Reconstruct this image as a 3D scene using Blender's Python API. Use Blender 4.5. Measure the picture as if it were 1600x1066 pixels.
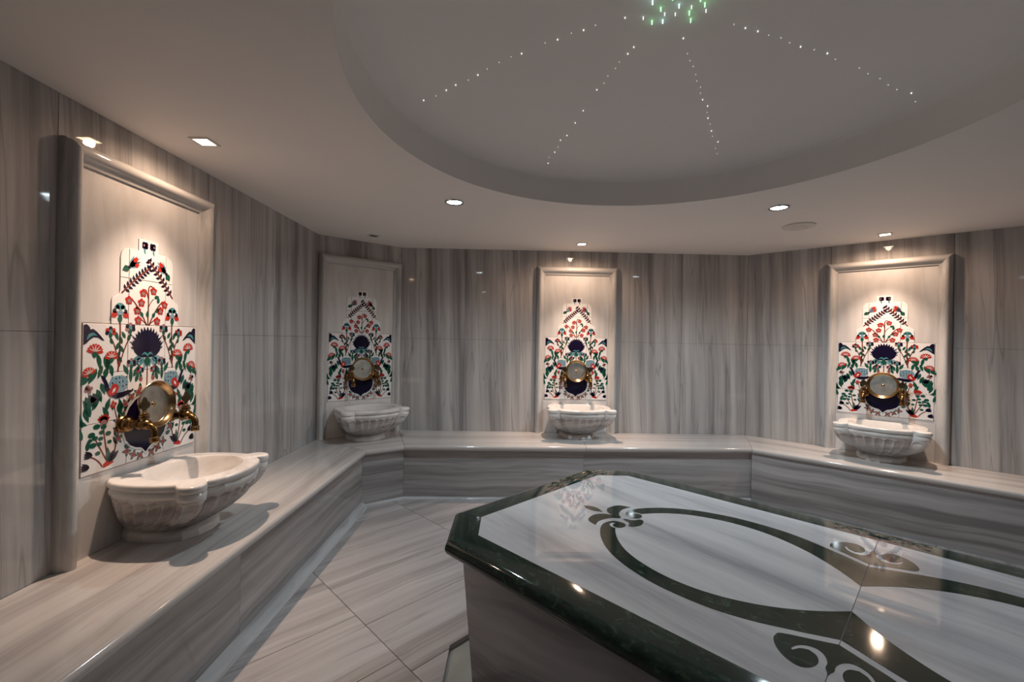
import bpy, bmesh, math, random
from mathutils import Vector, Matrix
from math import sin, cos, pi, radians, hypot, atan2, sqrt

# ------------------------------------------------------------------ set-up
for o in list(bpy.data.objects):
    bpy.data.objects.remove(o)
SC = bpy.context.scene
COL = SC.collection
S = 0.92                 # metres per unit; units are measured from the lens, z = 0 at lens height
ZF, ZB, ZC, ZP = -1.515, -1.0, 0.988, -0.80     # floor, bench, ceiling, platform top

def W3(x, y, z):
    return Vector((x * S, y * S, (z - ZF) * S))

# camera
cam_d = bpy.data.cameras.new('camera')
cam = bpy.data.objects.new('camera', cam_d)
COL.objects.link(cam)
cam_d.sensor_width = 36
cam_d.lens = 684 / 1600 * 36
cam_d.clip_start = 0.02
_p, _r = radians(-0.1), radians(1.06)
_fw = Vector((0, cos(_p), sin(_p)))
_up0 = Vector((0, -sin(_p), cos(_p)))
_rt0 = Vector((1, 0, 0))
_rt = _rt0 * cos(_r) + _up0 * sin(_r)
_up = _up0 * cos(_r) - _rt0 * sin(_r)
_m = Matrix((_rt, _up, -_fw)).transposed().to_4x4()
_m.translation = W3(0, 0, 0)
cam.matrix_world = _m
SC.camera = cam

# world: a closed windowless room
wd = bpy.data.worlds.new('world')
SC.world = wd
wd.use_nodes = True
wd.node_tree.nodes['Background'].inputs[0].default_value = (0.02, 0.02, 0.022, 1)
wd.node_tree.nodes['Background'].inputs[1].default_value = 1.0

# exposure
SC.view_settings.view_transform = 'Standard'
SC.view_settings.look = 'None'
SC.view_settings.gamma = 1
SC.view_settings.use_curve_mapping = False
SC.view_settings.exposure = 0.0

WARM_W, COOL_W = [8.5, 15, 13, 1.5, 3], [46, 88, 2, 9]
BEAM_W = [105, 125, 115, 8, 14]
WARM = (1.0, 0.70, 0.50)
COOL = (0.76, 0.91, 1.0)

# lamp positions (x, y) in the ceiling
WARM_LAMPS = [(-1.59, 2.24), (0.687, 4.425), (3.244, 3.829), (1.2, -1.75), (4.55, 1.0)]
COOL_LAMPS = [(-0.433, 3.151), (1.894, 3.138), (-0.43, 0.55), (1.85, 0.45)]

def spot(x, y, z, col, watt, cone, blend, rad):
    d = bpy.data.lights.new('lamp_light', 'SPOT')
    d.color = col; d.energy = watt; d.spot_size = radians(cone); d.spot_blend = blend
    d.shadow_soft_size = rad
    o = bpy.data.objects.new('lamp_light', d)
    o.location = W3(x, y, z)
    COL.objects.link(o)
    return o

LAMP_LIGHTS = []
for (x, y), w in zip(WARM_LAMPS, WARM_W):
    LAMP_LIGHTS.append(spot(x, y, ZC - 0.02, WARM, w, 168, 0.6, 0.02))
for (x, y), w in zip(WARM_LAMPS, BEAM_W):
    LAMP_LIGHTS.append(spot(x, y, ZC - 0.02, (1.0, 0.74, 0.57), w, 74, 1.0, 0.02))
for (x, y), w in zip(COOL_LAMPS, COOL_W):
    LAMP_LIGHTS.append(spot(x, y, ZC - 0.02, COOL, w, 160, 0.8, 0.03))

# ------------------------------------------------------------------ materials
def new_mat(name):
    m = bpy.data.materials.new(name)
    m.use_nodes = True
    nt = m.node_tree
    b = nt.nodes['Principled BSDF']
    return m, nt, b

def plain(name, col, rough=0.5, metal=0.0, spec=0.5, noise=0.0, nscale=8):
    m, nt, b = new_mat(name)
    b.inputs['Base Color'].default_value = (*col, 1)
    b.inputs['Roughness'].default_value = rough
    b.inputs['Metallic'].default_value = metal
    b.inputs['Specular IOR Level'].default_value = spec
    if noise:
        n = nt.nodes.new('ShaderNodeTexNoise'); n.inputs['Scale'].default_value = nscale
        n.inputs['Detail'].default_value = 4
        tc = nt.nodes.new('ShaderNodeTexCoord')
        nt.links.new(tc.outputs['Object'], n.inputs['Vector'])
        r = nt.nodes.new('ShaderNodeValToRGB')
        r.color_ramp.elements[0].position = 0.3; r.color_ramp.elements[1].position = 0.7
        r.color_ramp.elements[0].color = (*[c * (1 - noise) for c in col], 1)
        r.color_ramp.elements[1].color = (*[min(1, c * (1 + noise)) for c in col], 1)
        nt.links.new(n.outputs['Fac'], r.inputs[0])
        nt.links.new(r.outputs[0], b.inputs['Base Color'])
    return m

def marble(name, light, mid, dark, scale, rough=0.08, fine=1.0, vein=0.5, warp=0.25, spec=0.5, contrast=1.0, tilt=0.0):
    """Marmara striped marble. scale = (sx, sy, sz) on object coordinates: small = along the vein."""
    m, nt, b = new_mat(name)
    N, L = nt.nodes.new, nt.links.new
    tc = N('ShaderNodeTexCoord')
    oi = N('ShaderNodeAttribute'); oi.attribute_type = 'OBJECT'; oi.attribute_name = 'vein'
    off = N('ShaderNodeVectorMath'); off.operation = 'SCALE'
    cmb = N('ShaderNodeCombineXYZ')
    for i, k in enumerate((37.0, 91.0, 53.0)):
        mm = N('ShaderNodeMath'); mm.operation = 'MULTIPLY'; mm.inputs[1].default_value = k
        L(oi.outputs['Fac'], mm.inputs[0]); L(mm.outputs[0], cmb.inputs[i])
    mp = N('ShaderNodeMapping')
    mp.inputs['Rotation'].default_value = (tilt, tilt, tilt)
    L(tc.outputs['Object'], mp.inputs['Vector'])
    # warp
    wn = N('ShaderNodeTexNoise'); wn.inputs['Scale'].default_value = 1.3; wn.inputs['Detail'].default_value = 2
    add0 = N('ShaderNodeVectorMath'); add0.operation = 'ADD'
    L(mp.outputs[0], add0.inputs[0]); L(cmb.outputs[0], add0.inputs[1])
    L(add0.outputs[0], wn.inputs['Vector'])
    wsc = N('ShaderNodeVectorMath'); wsc.operation = 'SCALE'; wsc.inputs['Scale'].default_value = warp
    L(wn.outputs['Color'], wsc.inputs[0])
    add1 = N('ShaderNodeVectorMath'); add1.operation = 'ADD'
    L(add0.outputs[0], add1.inputs[0]); L(wsc.outputs[0], add1.inputs[1])
    mul = N('ShaderNodeVectorMath'); mul.operation = 'MULTIPLY'; mul.inputs[1].default_value = scale
    L(add1.outputs[0], mul.inputs[0])
    n1 = N('ShaderNodeTexNoise'); n1.inputs['Scale'].default_value = 1.0; n1.inputs['Detail'].default_value = 3; n1.inputs['Roughness'].default_value = 0.5
    n2 = N('ShaderNodeTexNoise'); n2.inputs['Scale'].default_value = 3.7; n2.inputs['Detail'].default_value = 5; n2.inputs['Roughness'].default_value = 0.65
    n3 = N('ShaderNodeTexNoise'); n3.inputs['Scale'].default_value = 1.7; n3.inputs['Detail'].default_value = 1
    for n in (n1, n2):
        L(mul.outputs[0], n.inputs['Vector'])
    o3 = N('ShaderNodeVectorMath'); o3.operation = 'ADD'; o3.inputs[1].default_value = (13.1, 7.7, 3.3)
    L(mul.outputs[0], o3.inputs[0]); L(o3.outputs[0], n3.inputs['Vector'])
    mx = N('ShaderNodeMath'); mx.operation = 'MULTIPLY_ADD'; mx.inputs[1].default_value = 0.45 * fine
    L(n2.outputs['Fac'], mx.inputs[0]); 
    sb = N('ShaderNodeMath'); sb.operation = 'SUBTRACT'; sb.inputs[1].default_value = 0.225 * fine
    L(n1.outputs['Fac'], sb.inputs[0]); L(sb.outputs[0], mx.inputs[2])
    r = N('ShaderNodeValToRGB')
    e = r.color_ramp.elements
    h = 0.17 / contrast
    e[0].position = 0.5 - h; e[0].color = (*dark, 1)
    e[1].position = 0.5 + h; e[1].color = (*light, 1)
    k = e.new(0.5); k.color = (*mid, 1)
    L(mx.outputs[0], r.inputs[0])
    # thin dark veins where n3 crosses a level
    a = N('ShaderNodeMath'); a.operation = 'SUBTRACT'; a.inputs[1].default_value = 0.56
    ab = N('ShaderNodeMath'); ab.operation = 'ABSOLUTE'
    L(n3.outputs['Fac'], a.inputs[0]); L(a.outputs[0], ab.inputs[0])
    mr = N('ShaderNodeMapRange'); mr.inputs['From Min'].default_value = 0.0; mr.inputs['From Max'].default_value = 0.02
    mr.inputs['To Min'].default_value = 1.0; mr.inputs['To Max'].default_value = 0.0
    L(ab.outputs[0], mr.inputs['Value'])
    vm = N('ShaderNodeMath'); vm.operation = 'MULTIPLY'; vm.inputs[1].default_value = vein
    L(mr.outputs[0], vm.inputs[0])
    mixc = N('ShaderNodeMix'); mixc.data_type = 'RGBA'
    L(vm.outputs[0], mixc.inputs['Factor']); L(r.outputs[0], mixc.inputs[6])
    mixc.inputs[7].default_value = (*[c * 0.6 for c in dark], 1)
    L(mixc.outputs[2], b.inputs['Base Color'])
    b.inputs['Roughness'].default_value = rough
    b.inputs['Specular IOR Level'].default_value = spec
    return m

M = {}
WL, WM_, WD = (0.56, 0.535, 0.52), (0.43, 0.405, 0.395), (0.25, 0.235, 0.235)
M['wall'] = marble('wall_marble', WL, WM_, WD, (8.5, 8.5, 0.14), rough=0.04, vein=0.4, warp=0.04, tilt=0.03, fine=1.15, contrast=0.85)
M['frame'] = marble('frame_marble', (0.60, 0.58, 0.56), (0.52, 0.50, 0.485), (0.40, 0.385, 0.375), (12, 12, 0.6), rough=0.07, vein=0.15)
M['panel'] = marble('panel_marble', (0.72, 0.69, 0.67), (0.68, 0.65, 0.63), (0.60, 0.57, 0.55), (8, 8, 0.4), rough=0.06, vein=0.05)
M['bench'] = marble('bench_marble', (0.55, 0.52, 0.50), (0.46, 0.435, 0.42), (0.34, 0.315, 0.305), (0.3, 10, 10), rough=0.10, vein=0.2, warp=0.08, contrast=0.7)
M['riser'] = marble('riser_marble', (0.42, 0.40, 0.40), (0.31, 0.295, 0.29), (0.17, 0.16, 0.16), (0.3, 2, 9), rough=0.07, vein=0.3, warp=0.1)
M['floor'] = marble('floor_marble', (0.45, 0.43, 0.43), (0.37, 0.35, 0.35), (0.24, 0.225, 0.225), (0.35, 8, 3), rough=0.12, vein=0.3, warp=0.1, tilt=0.03, contrast=0.8)
M['platform_white'] = marble('platform_white_marble', (0.66, 0.66, 0.675), (0.56, 0.56, 0.58), (0.38, 0.375, 0.40), (0.4, 5, 3), rough=0.02, vein=0.1, tilt=0.12, warp=0.1)
M['platform_side'] = marble('platform_side_marble', (0.52, 0.51, 0.52), (0.42, 0.41, 0.42), (0.25, 0.245, 0.255), (0.5, 2, 7), rough=0.10, vein=0.2, tilt=0.08)
M['basin'] = marble('basin_marble', (0.74, 0.71, 0.69), (0.57, 0.54, 0.53), (0.33, 0.31, 0.305), (1.4, 2.0, 11), rough=0.2, vein=0.4, tilt=0.12, warp=0.15)
M['basin_rim'] = marble('basin_rim_marble', (0.76, 0.73, 0.70), (0.70, 0.67, 0.645), (0.52, 0.49, 0.47), (1.5, 2, 8), rough=0.2, vein=0.1, tilt=0.25)
M['skirt'] = marble('skirting_marble', (0.50, 0.50, 0.51), (0.42, 0.42, 0.43), (0.30, 0.30, 0.31), (0.5, 9, 9), rough=0.12, vein=0.1)
M['gutter'] = plain('gutter_marble', (0.30, 0.31, 0.29), 0.2, noise=0.12)
M['grout'] = plain('grout', (0.20, 0.19, 0.185), 0.8)
M['ceiling'] = plain('ceiling_paint', (0.86, 0.81, 0.775), 0.7, noise=0.012, nscale=1.5)
M['dome'] = plain('dome_paint', (0.86, 0.825, 0.80), 0.65, noise=0.02, nscale=2)
M['tile'] = plain('glazed_white', (0.80, 0.78, 0.77), 0.06)
M['brass'] = plain('old_brass', (0.20, 0.115, 0.045), 0.27, 1.0, noise=0.35, nscale=30)
M['bright_brass'] = plain('polished_brass', (0.46, 0.31, 0.16), 0.2, 1.0, noise=0.15, nscale=30)
M['tinned'] = plain('tinned_copper', (0.50, 0.48, 0.43), 0.42, 1.0, noise=0.2, nscale=25)
M['chrome'] = plain('chrome', (0.7, 0.7, 0.7), 0.15, 1.0)
M['white_metal'] = plain('white_enamel', (0.7, 0.68, 0.66), 0.4)
M['dark'] = plain('dark_glass', (0.05, 0.045, 0.04), 0.3)
M['plastic'] = plain('cream_plastic', (0.72, 0.68, 0.63), 0.5)

def green_marble():
    m, nt, b = new_mat('green_marble')
    N, L = nt.nodes.new, nt.links.new
    tc = N('ShaderNodeTexCoord'); mp = N('ShaderNodeMapping'); mp.inputs['Scale'].default_value = (14, 26, 26)
    L(tc.outputs['Object'], mp.inputs[0])
    n = N('ShaderNodeTexNoise'); n.inputs['Scale'].default_value = 1; n.inputs['Detail'].default_value = 8; n.inputs['Roughness'].default_value = 0.7
    n.inputs['Distortion'].default_value = 1.2
    L(mp.outputs[0], n.inputs['Vector'])
    r = N('ShaderNodeValToRGB'); e = r.color_ramp.elements
    e[0].position = 0.3; e[0].color = (0.004, 0.011, 0.009, 1)
    e[1].position = 0.78; e[1].color = (0.13, 0.19, 0.15, 1)
    k = e.new(0.56); k.color = (0.014, 0.034, 0.026, 1)
    k = e.new(0.66); k.color = (0.05, 0.085, 0.06, 1)
    L(n.outputs['Fac'], r.inputs[0]); L(r.outputs[0], b.inputs['Base Color'])
    b.inputs['Roughness'].default_value = 0.06
    return m
M['green'] = green_marble()

def emit(name, col, st):
    m, nt, b = new_mat(name)
    b.inputs['Base Color'].default_value = (0, 0, 0, 1)
    b.inputs['Emission Color'].default_value = (*col, 1)
    b.inputs['Emission Strength'].default_value = st
    return m
M['lamp_warm'] = emit('lamp_warm', (1.0, 0.72, 0.45), 22)
M['lamp_cool'] = emit('lamp_cool', (0.78, 0.95, 1.0), 26)
M['star_white'] = emit('star_white', (0.95, 1.0, 0.93), 1.1)
M['star_dim'] = emit('star_dim', (0.85, 0.88, 0.8), 0.6)
M['star_green'] = emit('star_green', (0.35, 1.0, 0.4), 2.2)
M['star_cyan'] = emit('star_cyan', (0.6, 1.0, 0.9), 2.2)

# glaze colours of the painted tiles
for n_, c_ in dict(navy=(0.009, 0.006, 0.026), red=(0.46, 0.025, 0.015), green_=(0.012, 0.085, 0.055), teal=(0.07, 0.25, 0.27),
                   brown=(0.17, 0.035, 0.02), rose=(0.30, 0.16, 0.16), sky=(0.20, 0.33, 0.40), leaf=(0.05, 0.11, 0.10),
                   cream=(0.75, 0.73, 0.72), line=(0.03, 0.025, 0.03)).items():
    M['g_' + n_] = plain('glaze_' + n_.strip('_'), c_, 0.08)

# ------------------------------------------------------------------ mesh helpers (input in units)
RV = random.Random(11)
class G:
    def __init__(s):
        s.v = []; s.f = []; s.m = []
    def add(s, vs, fs, mi=0):
        o = len(s.v); s.v += [tuple(v) for v in vs]
        s.f += [tuple(i + o for i in f) for f in fs]; s.m += [mi] * len(fs)
        return s
    def box(s, x0, x1, y0, y1, z0, z1, mi=0):
        vs = [(x, y, z) for z in (z0, z1) for y in (y0, y1) for x in (x0, x1)]
        return s.add(vs, [(0, 2, 3, 1), (4, 5, 7, 6), (0, 1, 5, 4), (2, 6, 7, 3), (0, 4, 6, 2), (1, 3, 7, 5)], mi)
    def prism(s, poly, z0, z1, bev=0.0, mi=0, taper=0.0, bottom=True):
        if area(poly) < 0: poly = poly[::-1]
        n = len(poly)
        rings = [[(x, y, z0) for x, y in (inset(poly, taper) if taper else poly)]]
        if bev:
            rings.append([(x, y, z1 - bev) for x, y in poly])
            rings.append([(x, y, z1) for x, y in inset(poly, bev)])
        else:
            rings.append([(x, y, z1) for x, y in poly])
        vs = [p for r in rings for p in r]
        fs = []
        for k in range(len(rings) - 1):
            for i in range(n):
                j = (i + 1) % n
                fs.append((k * n + i, k * n + j, (k + 1) * n + j, (k + 1) * n + i))
        k = len(rings) - 1
        fs.append(tuple(k * n + i for i in range(n)))
        if bottom: fs.append(tuple(reversed(range(n))))
        return s.add(vs, fs, mi)
    def lathe(s, prof, n=24, frame=None, mi=0, caps=True):
        """prof: (r, h) ; frame: Matrix mapping local z axis"""
        vs = []; fs = []
        for r, h in prof:
            for i in range(n):
                a = 2 * pi * i / n
                p = Vector((r * cos(a), r * sin(a), h))
                if frame is not None: p = frame @ p
                vs.append(p)
        for k in range(len(prof) - 1):
            for i in range(n):
                j = (i + 1) % n
                fs.append((k * n + i, k * n + j, (k + 1) * n + j, (k + 1) * n + i))
        if caps and prof[0][0] > 1e-6: fs.append(tuple(reversed(range(n))))
        if caps and prof[-1][0] > 1e-6: fs.append(tuple((len(prof) - 1) * n + i for i in range(n)))
        return s.add(vs, fs, mi)
    def tube(s, path, rad, n=12, mi=0):
        path = [Vector(p) for p in path]
        if not isinstance(rad, (list, tuple)): rad = [rad] * len(path)
        vs = []; fs = []
        ref = Vector((1, 0, 0.01))
        for k, p in enumerate(path):
            t = (path[min(k + 1, len(path) - 1)] - path[max(k - 1, 0)]).normalized()
            a = t.cross(ref).normalized(); b = t.cross(a)
            for i in range(n):
                w = 2 * pi * i / n
                vs.append(p + a * rad[k] * cos(w) + b * rad[k] * sin(w))
        for k in range(len(path) - 1):
            for i in range(n):
                j = (i + 1) % n
                fs.append((k * n + i, (k + 1) * n + i, (k + 1) * n + j, k * n + j))
        fs.append(tuple(range(n))); fs.append(tuple(reversed([(len(path) - 1) * n + i for i in range(n)])))
        return s.add(vs, fs, mi)
    def mesh(s, name, mats, smooth=35, tri=False):
        me = bpy.data.meshes.new(name)
        me.from_pydata([(x * S, y * S, z * S) for x, y, z in s.v], [], s.f)
        for m in mats: me.materials.append(M[m])
        if len(mats) > 1: me.polygons.foreach_set('material_index', s.m)
        bm = bmesh.new(); bm.from_mesh(me)
        bmesh.ops.remove_doubles(bm, verts=bm.verts, dist=1e-6)
        if not tri:
            bmesh.ops.recalc_face_normals(bm, faces=bm.faces)
        big = [f for f in bm.faces if len(f.verts) > 4]
        if big: bmesh.ops.triangulate(bm, faces=big)
        bm.to_mesh(me); bm.free()
        if smooth:
            me.polygons.foreach_set('use_smooth', [True] * len(me.polygons))
            me.set_sharp_from_angle(angle=radians(smooth))
        me.update()
        return me
    def obj(s, name, mats, parent=None, loc=(0, 0, 0), rz=0.0, smooth=35, world=False, tri=False):
        if isinstance(mats, str): mats = [mats]
        o = bpy.data.objects.new(name, s.mesh(name, mats, smooth, tri))
        o['vein'] = RV.random()
        COL.objects.link(o)
        o.location = W3(*loc) if (parent is None or world) else Vector(loc) * S
        o.rotation_euler = (0, 0, rz)
        if parent is not None: o.parent = parent
        return o

def area(p):
    return 0.5 * sum(p[i][0] * p[(i + 1) % len(p)][1] - p[(i + 1) % len(p)][0] * p[i][1] for i in range(len(p)))

def inset(poly, d):
    """poly ccw, moved inwards by d"""
    n = len(poly); out = []
    for i in range(n):
        p0, p1, p2 = poly[i - 1], poly[i], poly[(i + 1) % n]
        e1 = (p1[0] - p0[0], p1[1] - p0[1]); e2 = (p2[0] - p1[0], p2[1] - p1[1])
        l1 = hypot(*e1) or 1e-9; l2 = hypot(*e2) or 1e-9
        n1 = (-e1[1] / l1, e1[0] / l1); n2 = (-e2[1] / l2, e2[0] / l2)
        bx, by = n1[0] + n2[0], n1[1] + n2[1]
        den = 1 + n1[0] * n2[0] + n1[1] * n2[1]
        k = d / max(den, 0.35)
        out.append((p1[0] + bx * k, p1[1] + by * k))
    return out

def clip(poly, a, b, c):
    """keep a*x + b*y <= c"""
    out = []
    n = len(poly)
    for i in range(n):
        p, q = poly[i], poly[(i + 1) % n]
        dp, dq = a * p[0] + b * p[1] - c, a * q[0] + b * q[1] - c
        if dp <= 0: out.append(p)
        if (dp < 0 < dq) or (dq < 0 < dp):
            t = dp / (dp - dq)
            out.append((p[0] + (q[0] - p[0]) * t, p[1] + (q[1] - p[1]) * t))
    r = []
    for p in out:
        if not r or hypot(p[0] - r[-1][0], p[1] - r[-1][1]) > 1e-5: r.append(p)
    if len(r) > 1 and hypot(r[0][0] - r[-1][0], r[0][1] - r[-1][1]) < 1e-5: r.pop()
    return r if len(r) > 2 and abs(area(r)) > 1e-5 else []

def edges_halfplanes(poly):
    if area(poly) < 0: poly = poly[::-1]
    hs = []
    for i in range(len(poly)):
        p, q = poly[i], poly[(i + 1) % len(poly)]
        dx, dy = q[0] - p[0], q[1] - p[1]
        l = hypot(dx, dy)
        a, b = dy / l, -dx / l          # outward normal
        hs.append((a, b, a * p[0] + b * p[1]))
    return hs

def tag(o, label=None, cat=None, group=None, kind=None):
    if label: o['label'] = label
    if cat: o['category'] = cat
    if group: o['group'] = group
    if kind: o['kind'] = kind
    return o

def empty(name, loc=(0, 0, 0), rz=0.0):
    o = bpy.data.objects.new(name, None)
    o.empty_display_size = 0.05
    COL.objects.link(o); o.location = W3(*loc); o.rotation_euler = (0, 0, rz)
    return o

def copy_tree(o, parent=None):
    c = o.copy(); COL.objects.link(c); c.parent = parent
    for ch in list(o.children): copy_tree(ch, c)
    return c

RND = random.Random(4)

# ------------------------------------------------------------------ room shell
WALL = [(-1.885, -1.3), (-1.885, 4.235), (-1.22, 4.775), (2.6, 4.85), (4.9, 2.72), (4.9, -0.6), (3.4, -2.1), (-1.0, -2.1)]
NAMES = ['wall_left', 'wall_back_left', 'wall_back', 'wall_right', 'wall_far_right', 'wall_front_right', 'wall_front', 'wall_front_left']
# vertical slab joints, distance along each wall
def dist(p, q): return hypot(q[0] - p[0], q[1] - p[1])
JOINTS = {0: [0.55, 1.45, 2.30, 3.105, 4.005, 4.77], 1: [], 2: [0.70, 1.48, 2.365, 3.09],
          3: [0.75, 1.61, 2.38], 4: [0.85, 1.7, 2.5], 5: [1.05], 6: [0.9, 1.8, 2.7, 3.5], 7: [0.6]}
for wi in range(8):
    a, b = WALL[wi], WALL[(wi + 1) % 8]
    L_ = dist(a, b); ang = atan2(b[1] - a[1], b[0] - a[0])
    # local frame: x along the wall, -y into the room
    w = G().box(-0.05, L_ + 0.05, 0.012, 0.08, 0, ZC - ZF + 0.02).obj(NAMES[wi], 'grout', loc=(a[0], a[1], ZF), rz=ang)
    tag(w, kind='structure')
    xs = [0.0] + JOINTS[wi] + [L_]
    for i in range(len(xs) - 1):
        seed = RV.random()
        for (z0, z1) in ((0.40, -ZF), (-ZF, ZC - ZF)):
            x0, x1 = xs[i] + 0.0012, xs[i + 1] - 0.0012
            hx = (x1 - x0) / 2
            b0, b1 = (z0 + ZF, -0.0006) if z0 < 1 else (0.0006, z1 + ZF)     # both slabs of a column share the joint as origin
            g = G()
            poly = [(-hx, b0), (hx, b0), (hx, b1), (-hx, b1)]
            g.prism(poly, 0, 0.0125, 0.0012)
            # prism built in xy, turn so that its face looks into the room (-y)
            g.v = [(x, -z + 0.0125, y) for x, y, z in g.v]
            o = g.obj('marble_slab', 'wall', w, loc=((x0 + x1) / 2, 0, -ZF))
            o['vein'] = seed

# ceiling with the round opening
CX, CY, CR = 0.671, 1.841, 1.333
bm = bmesh.new()
ov = [bm.verts.new(((x) * S, (y) * S, 0)) for x, y in [(p[0] * 1.0, p[1] * 1.0) for p in inset(WALL[::-1], -0.06)]]
cv = [bm.verts.new(((CX + CR * cos(2 * pi * i / 128)) * S, (CY + CR * sin(2 * pi * i / 128)) * S, 0)) for i in range(128)]
ed = [bm.edges.new((ov[i], ov[(i + 1) % 8])) for i in range(8)] + [bm.edges.new((cv[i], cv[(i + 1) % 128])) for i in range(128)]
bmesh.ops.triangle_fill(bm, use_beauty=True, edges=ed)
bmesh.ops.recalc_face_normals(bm, faces=bm.faces)
me = bpy.data.meshes.new('ceiling'); bm.to_mesh(me); bm.free()
me.materials.append(M['ceiling'])
ceil = bpy.data.objects.new('ceiling', me); COL.objects.link(ceil); ceil.location = W3(0, 0, ZC)
tag(ceil, kind='structure')
g = G()
N_ = 128
rings = [(CR, 0), (CR, 0.165), (CR - 0.012, 0.18), (CR - 0.03, 0.188)]
vs = []; fs = []
for r, z in rings:
    vs += [(r * cos(2 * pi * i / N_), r * sin(2 * pi * i / N_), z) for i in range(N_)]
for k in range(len(rings) - 1):
    for i in range(N_):
        j = (i + 1) % N_; fs.append((k * N_ + i, k * N_ + j, (k + 1) * N_ + j, (k + 1) * N_ + i))
g.add(vs, fs)
g.obj('dome_fascia', 'dome', ceil, loc=(CX, CY, 0), smooth=50)
def dome_z(r): return 0.188 + 0.235 * (1 - (r / (CR - 0.03)) ** 2)
g = G(); prof = []
for k in range(25):
    r = (CR - 0.03) * (1 - k / 24.0) ; prof.append((max(r, 0.0), dome_z(r)))
g.lathe(prof, 128, caps=False)
g.obj('dome_shell', 'dome', ceil, loc=(CX, CY, 0), smooth=50)

# ------------------------------------------------------------------ bench ring
FRONT = [(-1.262, -1.02), (-1.275, 3.885), (-0.985, 4.085), (2.335, 4.22), (4.285, 2.41), (4.285, -0.36), (3.15, -1.5), (-0.78, -1.5)]
bench = empty('marble_bench', (0.7, 4.5, ZF))
tag(bench, 'long grey striped marble bench running round the room below the walls', 'bench')
def lerp(a, b, t): return (a[0] + (b[0] - a[0]) * t, a[1] + (b[1] - a[1]) * t)
def toward(a, b, d):
    l = dist(a, b); return (a[0] + (b[0] - a[0]) * d / l, a[1] + (b[1] - a[1]) * d / l)
# seat profile: (distance back from the front edge, z relative to the bench top)
R_ = 0.027
SEAT = [(None, 0.0)] + [(R_ - R_ * sin(a), -R_ + R_ * cos(a)) for a in [radians(t) for t in range(0, 181, 20)]] + [(0.09, -2 * R_)]
REC = [.050] * 3 + [.022] * 5          # depth of the shadow gap under the nosing
SPLIT = {0: [0.0, 0.33, 1.0], 1: [0, 1], 2: [0, 0.515, 1], 3: [0, 1], 4: [0, 0.5, 1], 5: [0, 1], 6: [0, 0.5, 1], 7: [0, 1]}
def setin(i, d, z):
    f, w = FRONT[i % 8], WALL[i % 8]
    if d is None: p = toward(w, f, 0.004)
    else: p = toward(f, w, d)
    return Vector((p[0], p[1], z))
for i in range(8):
    a0, a1 = FRONT[i], FRONT[(i + 1) % 8]
    ang = atan2(a1[1] - a0[1], a1[0] - a0[0])
    sp = SPLIT[i]
    # corner stretch of the miter keeps the nosing one depth all along
    for s0, s1 in zip(sp[:-1], sp[1:]):
        g = G(); ends = []
        gap = 0.0012
        Ln = dist(a0, a1)
        for t, sg in ((s0, 1), (s1, -1)):
            t2 = t + sg * gap / Ln
            ends.append([setin(i, d, ZB + z).lerp(setin(i + 1, d, ZB + z), t2) for d, z in SEAT] +
                        [setin(i, 0.30, ZB - 2 * R_).lerp(setin(i + 1, 0.30, ZB - 2 * R_), t2), setin(i, None, ZB - 2 * R_).lerp(setin(i + 1, None, ZB - 2 * R_), t2)])
        mid = lerp(a0, a1, (s0 + s1) / 2)
        n = len(ends[0])
        R = Matrix.Rotation(-ang, 3, 'Z')
        vs = [R @ (p - Vector((mid[0], mid[1], ZB))) for e in ends for p in e]
        fs = [(k, (k + 1) % n, n + (k + 1) % n, n + k) for k in range(n)] + [tuple(range(n)), tuple(reversed(range(n, 2 * n)))]
        g.add(vs, fs)
        o = g.obj('seat_slab', 'bench', bench, smooth=40)
        o.location = W3(mid[0], mid[1], ZB) - bench.location; o.rotation_euler = (0, 0, ang)
    # riser panels
    cuts = {0: [0, 0.28, 0.645, 1], 2: [0, 0.51, 1]}.get(i, [0, 1])
    for s0, s1 in zip(cuts[:-1], cuts[1:]):
        A0, A1 = setin(i, REC[i], ZF), setin(i + 1, REC[i], ZF)
        B0, B1 = setin(i, 0.085, ZF), setin(i + 1, 0.085, ZF)
        gp = 0.0006 / dist(a0, a1)
        f0, f1 = A0.lerp(A1, s0 + gp), A0.lerp(A1, s1 - gp)
        b0, b1 = B0.lerp(B1, s0 + gp), B0.lerp(B1, s1 - gp)
        mid = (f0 + f1) / 2
        R = Matrix.Rotation(-ang, 3, 'Z')
        q = [R @ (p - Vector((mid.x, mid.y, ZF))) for p in (f0, f1, b1, b0)]
        zt = ZB - 2 * R_ - ZF - 0.0005
        g = G(); g.add([(p.x, p.y, 0.0) for p in q] + [(p.x, p.y, zt) for p in q],
                       [(0, 3, 2, 1), (4, 5, 6, 7), (0, 1, 5, 4), (1, 2, 6, 5), (2, 3, 7, 6), (3, 0, 4, 7)])
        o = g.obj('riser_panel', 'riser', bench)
        o.location = W3(mid.x, mid.y, ZF) - bench.location; o.rotation_euler = (0, 0, ang)

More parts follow.
